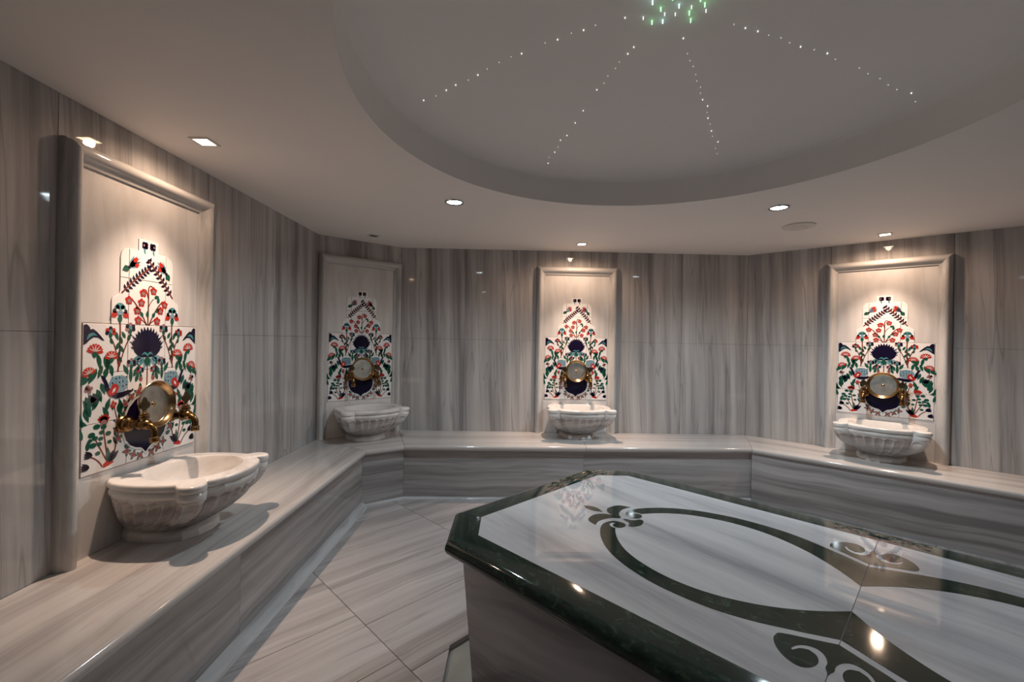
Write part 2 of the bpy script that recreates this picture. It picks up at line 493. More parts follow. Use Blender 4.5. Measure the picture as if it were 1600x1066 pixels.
# sloped skirting at the foot of the bench
SK = ['baseboard_left', 'baseboard_back_left', 'baseboard_back', 'baseboard_right', 'baseboard_far_right', 'baseboard_front_right', 'baseboard_front', 'baseboard_front_left']
for i in range(3):
    wdt = 0.075 if i == 0 else 0.028
    hgt = 0.045 if i == 0 else (0.02 if i in (1, 2) else 0.006)
    def pt(k, back, z):
        f, w = FRONT[k % 8], WALL[k % 8]
        p = toward(f, w, back); return Vector((p[0], p[1], ZF + z))
    a0, a1 = FRONT[i], FRONT[(i + 1) % 8]
    ang = atan2(a1[1] - a0[1], a1[0] - a0[0]); mid = lerp(a0, a1, 0.5)
    prof = [(0.0495, 0), (0.0495, hgt), (0.0495 - wdt * 0.35, hgt * 0.93), (0.0495 - wdt * 0.75, hgt * 0.6), (0.0495 - wdt, hgt * 0.12), (0.0495 - wdt, 0)]
    R = Matrix.Rotation(-ang, 3, 'Z')
    ends = [[pt(i, b, z) for b, z in prof], [pt(i + 1, b, z) for b, z in prof]]
    # the miter of unequal widths: keep the point order, wall lines meet at the corner
    n = len(prof)
    vs = [R @ (p - Vector((mid[0], mid[1], ZF))) for e in ends for p in e]
    g = G(); g.add(vs, [(k, (k + 1) % n, n + (k + 1) % n, n + k) for k in range(n)] + [tuple(range(n)), tuple(reversed(range(n, 2 * n)))])
    o = g.obj(SK[i], 'skirt', loc=(mid[0], mid[1], ZF), rz=ang)
    tag(o, kind='structure')

# ------------------------------------------------------------------ platform frame (p along its length, q across)
PC = (1.11, 1.39); PA = radians(-45)
def pq(p, q):
    return (PC[0] + (p + q) / sqrt(2), PC[1] + (-p + q) / sqrt(2))
def octo(hl, hw, c):
    """elongated octagon in local p, q, ccw; c = corner cut along each axis"""
    return [(-hl, -hw + c), (-hl + c, -hw), (hl - c, -hw), (hl, -hw + c), (hl, hw - c), (hl - c, hw), (-hl + c, hw), (-hl, hw - c)]
INN = octo(1.285, 0.590, 0.130)

# ------------------------------------------------------------------ floor
floor = G().prism([(x, y) for x, y in inset(WALL[::-1], -0.05)], -0.08, -0.045).obj('floor', 'grout', loc=(0, 0, ZF))
tag(floor, kind='structure')
bed = [(x, y) for x, y in FRONT]
limit = [lerp(toward(FRONT[i], WALL[i], 0.05), FRONT[i], 0) for i in range(8)]
HP = edges_halfplanes(limit)
gut_loc = octo(1.285 + 0.245, 0.590 + 0.245, 0.40)
gut = [pq(*p) for p in gut_loc]
HG = edges_halfplanes(gut)
# gutter bed and its rim strip
g = G(); g.prism(inset(gut if area(gut) > 0 else gut[::-1], -0.004), -0.044, -0.026); g.obj('gutter_bed', 'gutter', floor, loc=(0, 0, 0))
TW, TL = 0.4425, 1.011
k = 0
for si in range(-5, 8):
    s0 = (1.56 + 1.43 * si) / sqrt(2)          # x+y joint lines
    s1 = s0 + TL
    shift = 2.576 / sqrt(2) if si % 2 == 1 or si == -1 else 2.42 / sqrt(2)
    for tj in range(-14, 15):
        t0 = shift + TW * tj; t1 = t0 + TW      # y-x
        gpp = 0.0014
        rect = [(s0 + gpp, t0 + gpp), (s1 - gpp, t0 + gpp), (s1 - gpp, t1 - gpp), (s0 + gpp, t1 - gpp)]
        poly = [((s - t) / sqrt(2), (s + t) / sqrt(2)) for s, t in rect]
        for a, b, c in HP:
            poly = clip(poly, a, b, c)
            if not poly: break
        if not poly: continue
        # subtract gutter octagon
        pieces = []; rest = poly
        for a, b, c in HG:
            out = clip(rest, -a, -b, -c)
            if out: pieces.append(out)
            rest = clip(rest, a, b, c)
            if not rest: break
        if not pieces: continue
        cx = sum(p[0] for p in poly) / len(poly); cy = sum(p[1] for p in poly) / len(poly)
        g = G()
        ca, sa = cos(-pi / 4), sin(-pi / 4)
        for pc in pieces:
            loc = [((x - cx) * ca - (y - cy) * sa, (x - cx) * sa + (y - cy) * ca) for x, y in pc]
            g.prism(loc, -0.045, 0.0, 0.0 if len(pieces) > 1 else 0.0012)
        g.obj('floor_tile', 'floor', floor, loc=(cx, cy, 0), rz=pi / 4)

# ------------------------------------------------------------------ marble platform (goebek tasi)
plat = empty('heated_marble_platform', (PC[0], PC[1], ZF), PA)
tag(plat, 'large octagonal marble massage platform with dark green border and scroll inlays', 'platform')
ZT = ZP - ZF
T = 0.066
inn = INN
# green border pieces with bullnose, one per edge, split at the seam on the long edges
BW = 0.128
rr = T / 2
prof = [(0.0, T - 0.0)] + [(BW - rr + rr * sin(a), T / 2 + rr * cos(a)) for a in [radians(t) for t in range(0, 181, 18)]] + [(0.0, 0.0)]
out_pts = {}
def border_pt(i, w):
    return inset(inn, -w)[i]
ring_cache = {}
def ring(w):
    if w not in ring_cache: ring_cache[w] = inset(inn, -w)
    return ring_cache[w]
for i in range(8):
    j = (i + 1) % 8
    spans = [(0, 0.5), (0.5, 1)] if i in (1, 5) else [(0, 1)]
    a0, a1 = inn[i], inn[j]
    ang = atan2(a1[1] - a0[1], a1[0] - a0[0])
    for s0, s1 in spans:
        ends = []
        for t in (s0, s1):
            tt = t + (0.0006 if t == s0 else -0.0006) / dist(a0, a1)
            ends.append([Vector((*lerp(ring(w)[i], ring(w)[j], tt), ZT - T + z)) for w, z in prof])
        n = len(prof); mid = lerp(a0, a1, (s0 + s1) / 2)
        R = Matrix.Rotation(-ang, 3, 'Z'); c = Vector((mid[0], mid[1], ZT))
        vs = [R @ (p - c) for e in ends for p in e]
        g = G(); g.add(vs, [(k, (k + 1) % n, n + (k + 1) % n, n + k) for k in range(n)] + [tuple(range(n)), tuple(reversed(range(n, 2 * n)))])
        g.obj('green_border', 'green', plat, loc=(mid[0], mid[1], ZT), rz=ang, smooth=40)
# white top slabs either side of the seam
for sgn in (-1, 1):
    poly = clip(inset(inn, 0.0006), sgn, 0, -0.0009)
    cx = -0.64 * sgn
    g = G(); g.prism([(x - cx, y) for x, y in poly], -T, 0.0, 0.0004); g.obj('white_slab', 'platform_white', plat, loc=(cx, 0, ZT))
g = G(); g.box(-0.0009, 0.0009, -0.589, 0.589, -T, -0.0015); g.obj('seam', 'grout', plat, loc=(0, 0, ZT))
# inlays (p, q) for the quarter p<0, q<0, mirrored
BAND = [(-.833, -.043), (-.855, -.055), (-.868, -.085), (-.866, -.125), (-.84, -.18), (-.79, -.245), (-.715, -.31), (-.62, -.36), (-.51, -.392), (-.41, -.402), (-.30, -.397), (-.20, -.372), (-.10, -.33), (-.0012, -.283),
        (-.0012, -.10), (-.06, -.162), (-.12, -.213), (-.2, -.266), (-.3, -.308), (-.4, -.326), (-.5, -.321), (-.6, -.294), (-.68, -.253), (-.745, -.197), (-.785, -.148), (-.808, -.112),
        (-.828, -.112), (-.845, -.100), (-.850, -.082), (-.843, -.066), (-.834, -.066), (-.836, -.082), (-.828, -.098), (-.812, -.104), (-.796, -.096), (-.788, -.078), (-.790, -.058), (-.802, -.044), (-.816, -.040)]
SCROLL = [(-.0, -.310), (-.05, -.334), (-.120, -.368), (-.131, -.388), (-.130, -.412), (-.114, -.445), (-.086, -.472), (-.056, -.480), (-.034, -.462), (-.025, -.432), (-.033, -.404), (-.052, -.392), (-.070, -.402), (-.083, -.424),
          (-.087, -.418), (-.079, -.396), (-.062, -.378), (-.038, -.373), (-.019, -.388), (-.009, -.414), (-.009, -.438), (-.004, -.452), (0, -.468)]
PETAL = [(-.852, -.000), (-.885, .000), (-.912, -.006), (-.938, -.024), (-.954, -.058), (-.950, -.100), (-.932, -.132), (-.884, -.150), (-.897, -.105), (-.890, -.058), (-.875, -.028), (-.852, -.008)]
BUD = [(-1.052, 0), (-1.02, .020), (-.985, .020), (-.945, 0), (-.985, -.020), (-1.02, -.020)]
DROP = [(-.838, 0), (-.822, .010), (-.805, .014), (-.790, .028), (-.782, .050), (-.764, .048), (-.750, .020), (-.746, 0)]
def dense(poly, n=4):
    """Catmull-Rom smoothing of gentle corners only"""
    out = []; L = len(poly)
    for i in range(L):
        p0, p1, p2, p3 = poly[i - 1], poly[i], poly[(i + 1) % L], poly[(i + 2) % L]
        def turn(a, b, c):
            v1 = (b[0] - a[0], b[1] - a[1]); v2 = (c[0] - b[0], c[1] - b[1])
            return abs(atan2(v1[0] * v2[1] - v1[1] * v2[0], v1[0] * v2[0] + v1[1] * v2[1]))
        sh1 = turn(p0, p1, p2) > 1.0; sh2 = turn(p1, p2, p3) > 1.0
        m1 = (0, 0) if False else ((p2[0] - p1[0], p2[1] - p1[1]) if sh1 else ((p2[0] - p0[0]) / 2, (p2[1] - p0[1]) / 2))
        m2 = ((p2[0] - p1[0], p2[1] - p1[1]) if sh2 else ((p3[0] - p1[0]) / 2, (p3[1] - p1[1]) / 2))
        for k in range(n):
            t = k / n; t2 = t * t; t3 = t2 * t
            h = (2 * t3 - 3 * t2 + 1, t3 - 2 * t2 + t, -2 * t3 + 3 * t2, t3 - t2)
            out.append((h[0] * p1[0] + h[1] * m1[0] + h[2] * p2[0] + h[3] * m2[0], h[0] * p1[1] + h[1] * m1[1] + h[2] * p2[1] + h[3] * m2[1]))
    return out
def inlay(name, poly, sx, sy):
    poly = dense([(x * sx, y * sy) for x, y in poly])
    cx = sum(p[0] for p in poly) / len(poly); cy = sum(p[1] for p in poly) / len(poly)
    g = G(); g.prism([(x - cx, y - cy) for x, y in poly], -0.001, 0.0007)
    g.obj(name, 'green', plat, loc=(cx, cy, ZT), smooth=0)
for sx in (1, -1):
    for sy in (1, -1):
        inlay('inlaid_band', BAND, sx, sy)
        inlay('inlaid_scroll', SCROLL, sx, sy)
        inlay('inlaid_petal', PETAL, sx, sy)
    inlay('inlaid_bud', BUD, sx, 1)
    inlay('inlaid_drop', DROP + [(x, -y) for x, y in DROP[::-1][1:-1]], sx, 1)
# battered side panels
top = inset(inn, -0.060); bot = inset(inn, 0.0)
for i in range(8):
    j = (i + 1) % 8
    spans = [(0, 0.5), (0.5, 1)] if i in (1, 5) else [(0, 1)]
    a0, a1 = top[i], top[j]; ang = atan2(a1[1] - a0[1], a1[0] - a0[0])
    it, ib = inset(top, 0.03), inset(bot, 0.03)
    for s0, s1 in spans:
        e = 0.0007 / dist(a0, a1)
        mid = lerp(a0, a1, (s0 + s1) / 2); R = Matrix.Rotation(-ang, 3, 'Z')
        zt, zb_ = ZT - T - 0.0005, -0.026
        P8 = []
        for (tp, zz) in ((bot, zb_), (ib, zb_), (top, zt), (it, zt)):
            P8.append(R @ (Vector((*lerp(tp[i], tp[j], s0 + e), zz)) - Vector((mid[0], mid[1], 0))))
            P8.append(R @ (Vector((*lerp(tp[i], tp[j], s1 - e), zz)) - Vector((mid[0], mid[1], 0))))
        g = G(); g.add(P8, [(0, 1, 5, 4), (2, 6, 7, 3), (0, 4, 6, 2), (1, 3, 7, 5), (4, 5, 7, 6), (0, 2, 3, 1)])
        g.obj('side_panel', 'platform_side', plat, loc=(mid[0], mid[1], 0), rz=ang)

# ------------------------------------------------------------------ fountain units
MW = 0.68            # mural width = height of its square part
MZ = 0.362           # height of the mural's foot above the bench
FW, FH = 0.885, 1.812

def build_frame():
    root = empty('tiled_wall_panel')
    prof = [(0.0, 0.0), (0.0, 0.020), (0.004, 0.030), (0.006, 0.030), (0.010, 0.044), (0.020, 0.056), (0.034, 0.061), (0.048, 0.056), (0.057, 0.046), (0.062, 0.034),
            (0.066, 0.030), (0.070, 0.024), (0.078, 0.020), (0.088, 0.018), (0.090, 0.014), (0.090, 0.0)]
    n = len(prof)
    for sx in (-1, 1):
        g = G(); vs = []
        for k in (0, 1):
            for w, h in prof:
                vs.append((sx * (FW / 2 - w), -h, (0.0005 if k == 0 else FH - w)))
        g.add(vs, [(k, (k + 1) % n, n + (k + 1) % n, n + k) for k in range(n)] + [tuple(range(n)), tuple(reversed(range(n, 2 * n)))])
        g.obj('side_molding', 'frame', root, smooth=40)
    g = G(); vs = []
    for sx in (-1, 1):
        for w, h in prof:
            vs.append((sx * (FW / 2 - w), -h, FH - w))
    g.add(vs, [(k, (k + 1) % n, n + (k + 1) % n, n + k) for k in range(n)] + [tuple(range(n)), tuple(reversed(range(n, 2 * n)))])
    g.v = [(x, y, z - FH) for x, y, z in g.v]
    g.obj('top_molding', 'frame_top', root, loc=(0, 0, FH), smooth=40)
    # white marble panel behind the tiles: three slabs
    hw = FW / 2 - 0.0905
    for z0, z1 in ((0.0005, MZ - 0.002), (MZ - 0.0005, MZ + MW + 0.0005), (MZ + MW + 0.002, FH - 0.0905)):
        g = G(); g.prism([(-hw, -(z1 - z0) / 2), (hw, -(z1 - z0) / 2), (hw, (z1 - z0) / 2), (-hw, (z1 - z0) / 2)], 0, 0.007, 0.001)
        g.v = [(x, -z, y) for x, y, z in g.v]
        g.obj('panel_slab', 'panel', root, loc=(0, -0.0003, (z0 + z1) / 2))
    return root
M['frame_top'] = marble('frame_top_marble', (0.60, 0.58, 0.56), (0.53, 0.51, 0.495), (0.42, 0.40, 0.39), (0.6, 12, 12), rough=0.07, vein=0.1)

# ---- painted tile mural
SIL = [(-.5, 0), (.5, 0), (.5, 1), (.300, 1), (.300, 1.165), (.292, 1.185), (.262, 1.20), (.240, 1.218), (.235, 1.24), (.235, 1.475), (.228, 1.51), (.210, 1.533), (.18, 1.545), (.088, 1.545), (.088, 1.635),
       (-.088, 1.635), (-.088, 1.545), (-.18, 1.545), (-.210, 1.533), (-.228, 1.51), (-.235, 1.475), (-.235, 1.24), (-.240, 1.218), (-.262, 1.20), (-.292, 1.185), (-.300, 1.165), (-.300, 1), (-.5, 1)]
YT = 0.0115      # face of the tiles in front of the wall
class Art:
    """collects flat glaze shapes in mural coordinates (u, v), one object per motif"""
    def __init__(s, root): s.root = root; s.lay = 0; s.new('x')
    def new(s, name): s.name = name; s.g = G(); s.mats = []
    def poly(s, pts, mat, lay=0):
        mat = 'g_' + mat
        if mat not in s.mats: s.mats.append(mat)
        if area(pts) < 0: pts = pts[::-1]
        y = -(YT + 0.0004 + 0.0004 * lay)
        vs = [(u * MW, y, v * MW) for u, v in pts]
        s.g.add(vs, [tuple(range(len(vs)))], s.mats.index(mat))
    def done(s):
        if not s.g.v: return
        xs = [v[0] for v in s.g.v]; zs = [v[2] for v in s.g.v]
        cx, cz = sum(xs) / len(xs), sum(zs) / len(zs)
        s.g.v = [(x - cx, y, z - cz) for x, y, z in s.g.v]
        s.g.obj(s.name, s.mats, s.root, loc=(cx, 0, cz), smooth=0, tri=True)
    def leaf(s, u, v, ang, ln, wd, mat, lay=0, bend=0.0, n=6):
        a = radians(ang); L = []; Rr = []
        for k in range(n + 1):
            t = k / n; w = wd * 1.3 * sin(pi * min(1, t ** 0.8)) * 0.5
            aa = a + bend * t
            x = u + ln * t * cos(a + bend * t * 0.5); y = v + ln * t * sin(a + bend * t * 0.5)
            L.append((x - w * sin(aa), y + w * cos(aa))); Rr.append((x + w * sin(aa), y - w * cos(aa)))
        s.poly(L + Rr[::-1][1:-1] if n else L, mat, lay)
    def disc(s, u, v, r, mat, lay=0, n=10, sq=1.0):
        s.poly([(u + r * cos(2 * pi * i / n), v + sq * r * sin(2 * pi * i / n)) for i in range(n)], mat, lay)
    def flower(s, u, v, r, mat, mid='rose', lay=1, n=5, rot=18):
        for k in range(n):
            a = radians(rot + 360 * k / n); s.disc(u + r * .6 * cos(a), v + r * .6 * sin(a), r * .45, mat, lay, 8)
        s.disc(u, v, r * .38, mid, lay + 1, 8)
    def stem(s, pts, wd, mat, lay=0, n=8):
        if len(pts) == 3:
            p = []
            for k in range(n + 1):
                t = k / n
                p.append(((1 - t) ** 2 * pts[0][0] + 2 * t * (1 - t) * pts[1][0] + t * t * pts[2][0], (1 - t) ** 2 * pts[0][1] + 2 * t * (1 - t) * pts[1][1] + t * t * pts[2][1]))
        else: p = pts
        L = []; Rr = []
        for k in range(len(p)):
            a, b = p[max(k - 1, 0)], p[min(k + 1, len(p) - 1)]
            l = hypot(b[0] - a[0], b[1] - a[1]) or 1
            nx, ny = -(b[1] - a[1]) / l * wd / 2, (b[0] - a[0]) / l * wd / 2
            L.append((p[k][0] + nx, p[k][1] + ny)); Rr.append((p[k][0] - nx, p[k][1] - ny))
        for k in range(len(p) - 1):
            s.poly([L[k], L[k + 1], Rr[k + 1], Rr[k]], mat, lay)

def carnation(A, u, v, r, ang=90):
    A.new('painted_carnation')
    a0 = radians(ang)
    pts = [(u - r * .25 * cos(a0), v - r * .35 * sin(a0))]
    n = 18
    for k in range(n + 1):
        a = a0 + radians(100) * (1 - 2 * k / n); q = r * (1.0 if k % 2 else .84)
        pts.append((u + q * cos(a), v + q * sin(a) * .92))
    A.poly(pts, 'red', 1)
    for k in range(5):
        a = a0 + radians(70) * (1 - 2 * k / 4)
        A.leaf(u, v, math.degrees(a), r * .85, r * .08, 'cream', 2, n=3)
    A.leaf(u + r * .02 * cos(a0), v + r * .02, ang + 180, r * .75, r * .5, 'green_', 2)
    A.done()

def iris(A, u, v, r, d=1):
    A.new('painted_iris')
    A.disc(u, v + r * .55, r * .52, 'teal', 1, 12, .8)
    A.disc(u - r * .35, v + r * .45, r * .3, 'teal', 1)
    A.disc(u + r * .35, v + r * .45, r * .3, 'teal', 1)
    A.disc(u - r * .62, v + r * .1, r * .24, 'navy', 2); A.disc(u + r * .62, v + r * .1, r * .24, 'navy', 2)
    A.disc(u, v - r * .05, r * .38, 'sky', 2)
    A.disc(u - r * .33, v + .18 * r, r * .15, 'cream', 3); A.disc(u + r * .33, v + .18 * r, r * .15, 'cream', 3)
    A.leaf(u - r * .35, v - r * .05, 215, r * .85, r * .5, 'red', 2); A.leaf(u + r * .35, v - r * .05, -35, r * .85, r * .5, 'red', 2)
    A.leaf(u, v - r * .25, 270, r * .95, r * .42, 'green_', 2)
    A.done()

def small_bloom(A, u, v, r, cols=('navy', 'rose', 'teal')):
    A.new('painted_blossom')
    for k, a in enumerate((150, 90, 30, 200, -20)):
        A.disc(u + r * .62 * cos(radians(a)), v + r * .55 * sin(radians(a)), r * .34, cols[0] if k in (0, 2, 4) else cols[1], 1, 8)
    A.disc(u, v + r * .1, r * .3, cols[2], 2, 8)
    A.leaf(u, v - r * .1, 270, r * 1.0, r * .5, 'green_', 1)
    A.done()

def frond(A, p0, p1, sgn):
    A.new('painted_frond')
    A.stem([p0, ((p0[0] + p1[0]) / 2 + .008 * sgn, (p0[1] + p1[1]) / 2 + .012), p1], .011, 'brown', 2)
    ang = math.degrees(atan2(p1[1] - p0[1], p1[0] - p0[0])); n = 9
    for k in range(n):
        t = .12 + .84 * k / (n - 1); x = p0[0] + (p1[0] - p0[0]) * t; y = p0[1] + (p1[1] - p0[1]) * t + .006 * sin(pi * t)
        for sd in (-1, 1):
            A.leaf(x, y, ang + sd * 62, .044 - .012 * abs(t - .5), .0165, 'navy', 1, n=5)
    A.disc(p1[0], p1[1], .012, 'navy', 1)
    A.done()

def saz_corner(A, sg):
    """dark curled leaf in the upper corners"""
    A.new('painted_saz_leaf')
    e = lambda pts: [(sg * x, y) for x, y in pts]
    A.poly(e([(-.495, .985), (-.475, .992), (-.455, .975), (-.448, .958), (-.43, .962), (-.405, .945), (-.375, .915), (-.350, .885), (-.365, .886), (-.395, .905), (-.425, .908), (-.450, .892), (-.475, .868), (-.495, .855)]), 'navy', 1)
    A.poly(e([(-.46, .93), (-.43, .938), (-.40, .918), (-.43, .92), (-.455, .905), (-.475, .885), (-.47, .91)]), 'teal', 2)
    A.done()

def tulip_big(A, sg):
    """blue-grey speckled flower with a dark crescent and red heart"""
    e = lambda pts: [(sg * x, y) for x, y in pts]
    A.new('painted_pomegranate')
    A.poly(e([(-.315, .585), (-.295, .628), (-.255, .640), (-.21, .640), (-.172, .625), (-.160, .590), (-.165, .555), (-.19, .53), (-.24, .525), (-.285, .54)]), 'sky', 1)
    for k in range(16):
        A.disc(sg * (-.285 + .027 * (k % 5)), .625 - .028 * (k // 5) - .006 * (k % 2), .0062, 'navy' if k % 3 else 'teal', 2, 6)
    A.poly(e([(-.375, .655), (-.345, .640), (-.322, .600), (-.308, .560), (-.285, .535), (-.25, .520), (-.205, .522), (-.165, .530), (-.135, .528), (-.120, .540), (-.118, .522), (-.15, .505), (-.2, .485), (-.255, .480), (-.30, .498), (-.335, .545), (-.350, .600)]), 'navy', 2)
    A.poly(e([(-.305, .50), (-.325, .53), (-.295, .56), (-.285, .585), (-.25, .582), (-.235, .555), (-.245, .53), (-.27, .51)]), 'red', 3)
    A.poly(e([(-.29, .52), (-.28, .55), (-.262, .56), (-.265, .535)]), 'cream', 4)
    A.done()

def thistle(A):
    A.new('painted_thistle')
    c = (0.0, .845); pts = []
    n = 34
    for k in range(n + 1):
        a = radians(152 - 124 * k / n)
        q = .150 + .088 * sin(a) ** 3
        if k % 2 == 0: q *= .86
        pts.append((q * cos(a) * 1.05, .755 + q * sin(a)))
    pts += [(.128, .835), (.112, .80), (.085, .775), (.05, .76), (-.05, .76), (-.085, .775), (-.112, .80), (-.128, .835)]
    A.poly(pts, 'navy', 1)
    for k in range(9):
        a = 150 - 120 * k / 8
        A.leaf(c[0] + .02 * cos(radians(a)), .80, a, .17 + .02 * (k % 2), .014, 'navy', 2, n=4)
    A.poly([(-.055, .775), (-.03, .80), (-.012, .796), (0, .782), (.012, .796), (.03, .80), (.055, .775), (.025, .785), (0, .766), (-.025, .785)], 'teal', 3)
    A.done()
    A.new('painted_calyx')
    for k in range(8):
        a = 190 + 160 * k / 7
        A.leaf(.05 * cos(radians(a)), .765 + .01 * sin(radians(a)), a, .075 + .02 * (k % 2), .026, 'sky' if k % 2 else 'teal', 0, n=4)
    A.leaf(0, .765, 270, .075, .045, 'green_', 2)
    A.stem([(0, .70), (0.003, .66), (0, .55)], .010, 'brown', 1)
    A.done()

def build_mural(panel):
    g = G(); g.prism([(u * MW, v * MW) for u, v in SIL], 0.0072, 0.0095)
    g.v = [(x, -z, y) for x, y, z in g.v]
    root = g.obj('mural', 'grout_brown', panel, loc=(0, 0, MZ), smooth=0)
    cols = [-.5, -1 / 6, 1 / 6, .5]; rows = [0, 1 / 3, 2 / 3, 1, 4 / 3, 1.64]
    for ri in range(5):
        for ci in range(3):
            r = SIL
            gp = .0022
            for a, b, c in ((1, 0, cols[ci + 1] - gp), (-1, 0, -cols[ci] - gp), (0, 1, rows[ri + 1] - gp), (0, -1, -rows[ri] - gp)):
                r = clip(r, a, b, c)
                if not r: break
            if not r or abs(area(r)) < 0.002: continue
            cx = sum(p[0] for p in r) / len(r) * MW; cz = sum(p[1] for p in r) / len(r) * MW
            g = G(); g.prism([(u * MW - cx, v * MW - cz) for u, v in r], 0.0076, YT, 0.0008)
            g.v = [(x, -z, y) for x, y, z in g.v]
            g.obj('tile', 'tile', root, loc=(cx, 0, cz), smooth=30)
    A = Art(root)
    # medallion with its garland
    A.new('painted_medallion')
    def med(k, dz=0):
        h = [(0, .045), (.028, .075), (.045, .088), (.09, .10), (.135, .125), (.170, .165), (.188, .215), (.190, .28), (.178, .34), (.15, .40), (.10, .45), (.04, .478), (0, .49)]
        cyy = .27
        q = [(x * k, cyy + (y - cyy) * k) for x, y in h]
        return q + [(-x, y) for x, y in q[::-1][1:-1]]
    A.poly(med(1.10), 'sky', 0); A.poly(med(1.075), 'cream', 1); A.poly(med(1.0), 'navy', 2)
    A.done()
    for sg in (-1, 1):
        for k in range(11):
            a = radians(-78 + 15 * k)
            x = sg * .225 * cos(a) * 1.08; y = .27 + .245 * sin(a)
            if k % 4 == 3:
                A.new('painted_garland_leaf')
                A.leaf(x - .018 * sg, y, math.degrees(a) * sg + (90 if sg > 0 else 90) - 90 + 60 * sg, .055, .028, 'leaf', 1); A.done()
            else:
                A.new('painted_garland_flower')
                for q in range(4):
                    A.leaf(x, y, 45 + 90 * q + 20 * k, .042, .018, 'leaf', 0, n=3)
                A.flower(x, y, .023, 'rose', 'red', 1, 5); A.done()
    thistle(A)
    # crown spray
    A.new('painted_spray')
    A.stem([(0, 1.0), (.005, 1.16), (.002, 1.27)], .012, 'brown'); A.stem([(.002, 1.27), (.012, 1.315), (.045, 1.285)], .010, 'brown')
    A.stem([(0, 1.20), (-.02, 1.30), (-.045, 1.25)], .009, 'brown')
    A.stem([(-.01, 1.0), (-.09, 1.15), (-.15, 1.19)], .011, 'brown'); A.stem([(.01, 1.0), (.08, 1.15), (.14, 1.19)], .011, 'brown')
    A.stem([(-.01, 1.0), (-.05, 1.05), (-.09, 1.04)], .008, 'brown'); A.stem([(.01, 1.0), (.05, 1.05), (.09, 1.04)], .008, 'brown')
    A.stem([(0, 1.13), (.03, 1.19), (.05, 1.20)], .007, 'brown')
    for u, v, a in ((-.005, 1.06, 90), (-.045, 1.06, 120), (.04, 1.06, 60), (-.075, 1.10, 135), (.07, 1.10, 45), (.055, 1.21, 20), (0.09, 1.17, 80)):
        A.leaf(u, v, a, .05, .022, 'green_', 1)
    A.done()
    for u, v in ((-.045, 1.238), (.048, 1.262), (-.165, 1.175), (-.06, 1.165), (-.095, 1.105), (.155, 1.165), (.115, 1.115), (-.085, 1.035), (.085, 1.035)):
        A.new('painted_rose'); A.flower(u, v, .032, 'red', 'rose', 1, 5); A.disc(u, v - .004, .016, 'rose', 3, 8); A.done()
    frond(A, (-.225, 1.222), (.008, 1.43), -1); frond(A, (.235, 1.222), (.0, 1.488), 1)
    for sg in (-1, 1):
        A.new('painted_tulip')
        b = (sg * .168, 1.412); ax = 42 if sg < 0 else 138
        for k in range(5):
            A.leaf(b[0], b[1], ax - 24 + 12 * k, .125 - .012 * abs(k - 2), .020, ('sky', 'leaf', 'sky', 'rose', 'sky')[k], 1, n=5)
        A.leaf(b[0] - sg * .035, b[1] + .045, ax, .050, .026, 'red', 2); A.leaf(b[0] - sg * .050, b[1] + .010, ax, .040, .024, 'red', 2)
        A.disc(b[0], b[1], .012, 'navy', 3, 8)
        A.leaf(b[0], b[1], ax + 165, .062, .036, 'green_', 2)
        A.done()
        A.new('painted_bud')
        for k in range(4): A.disc(sg * .045 + .02 * (k % 2) * -sg, 1.585 + .02 * (k // 2), .018, 'navy', 1, 7)
        A.disc(sg * .045, 1.595, .009, 'rose', 2, 6); A.leaf(sg * .04, 1.575, 270, .05, .012, 'teal', 1, .4)
        A.done()
        saz_corner(A, sg); tulip_big(A, sg)
        iris(A, sg * .235, 1.085, .068)
        A.new('painted_stems')
        A.stem([(sg * .235, 1.03), (sg * .225, .88), (sg * .245, .665)], .013, 'brown')
        A.stem([(sg * .14, .93), (sg * .20, .84), (sg * .235, .70)], .010, 'brown')
        A.stem([(sg * .30, .90), (sg * .26, .84), (sg * .245, .72)], .010, 'brown')
        A.stem([(sg * .275, .47), (sg * .265, .40), (sg * .245, .34)], .008, 'brown')
        A.stem([(sg * .135, .50), (sg * .17, .42), (sg * .215, .33)], .012, 'brown')
        A.stem([(sg * .215, .34), (sg * .24, .20), (sg * .275, .06)], .011, 'brown')
        A.stem([(sg * .345, .28), (sg * .325, .14), (sg * .31, .07)], .011, 'brown')
        A.stem([(sg * .40, .22), (sg * .36, .14), (sg * .315, .06)], .010, 'brown')
        A.stem([(sg * .44, .12), (sg * .38, .09), (sg * .35, .03)], .010, 'brown')
        A.done()
        A.new('painted_leaves')
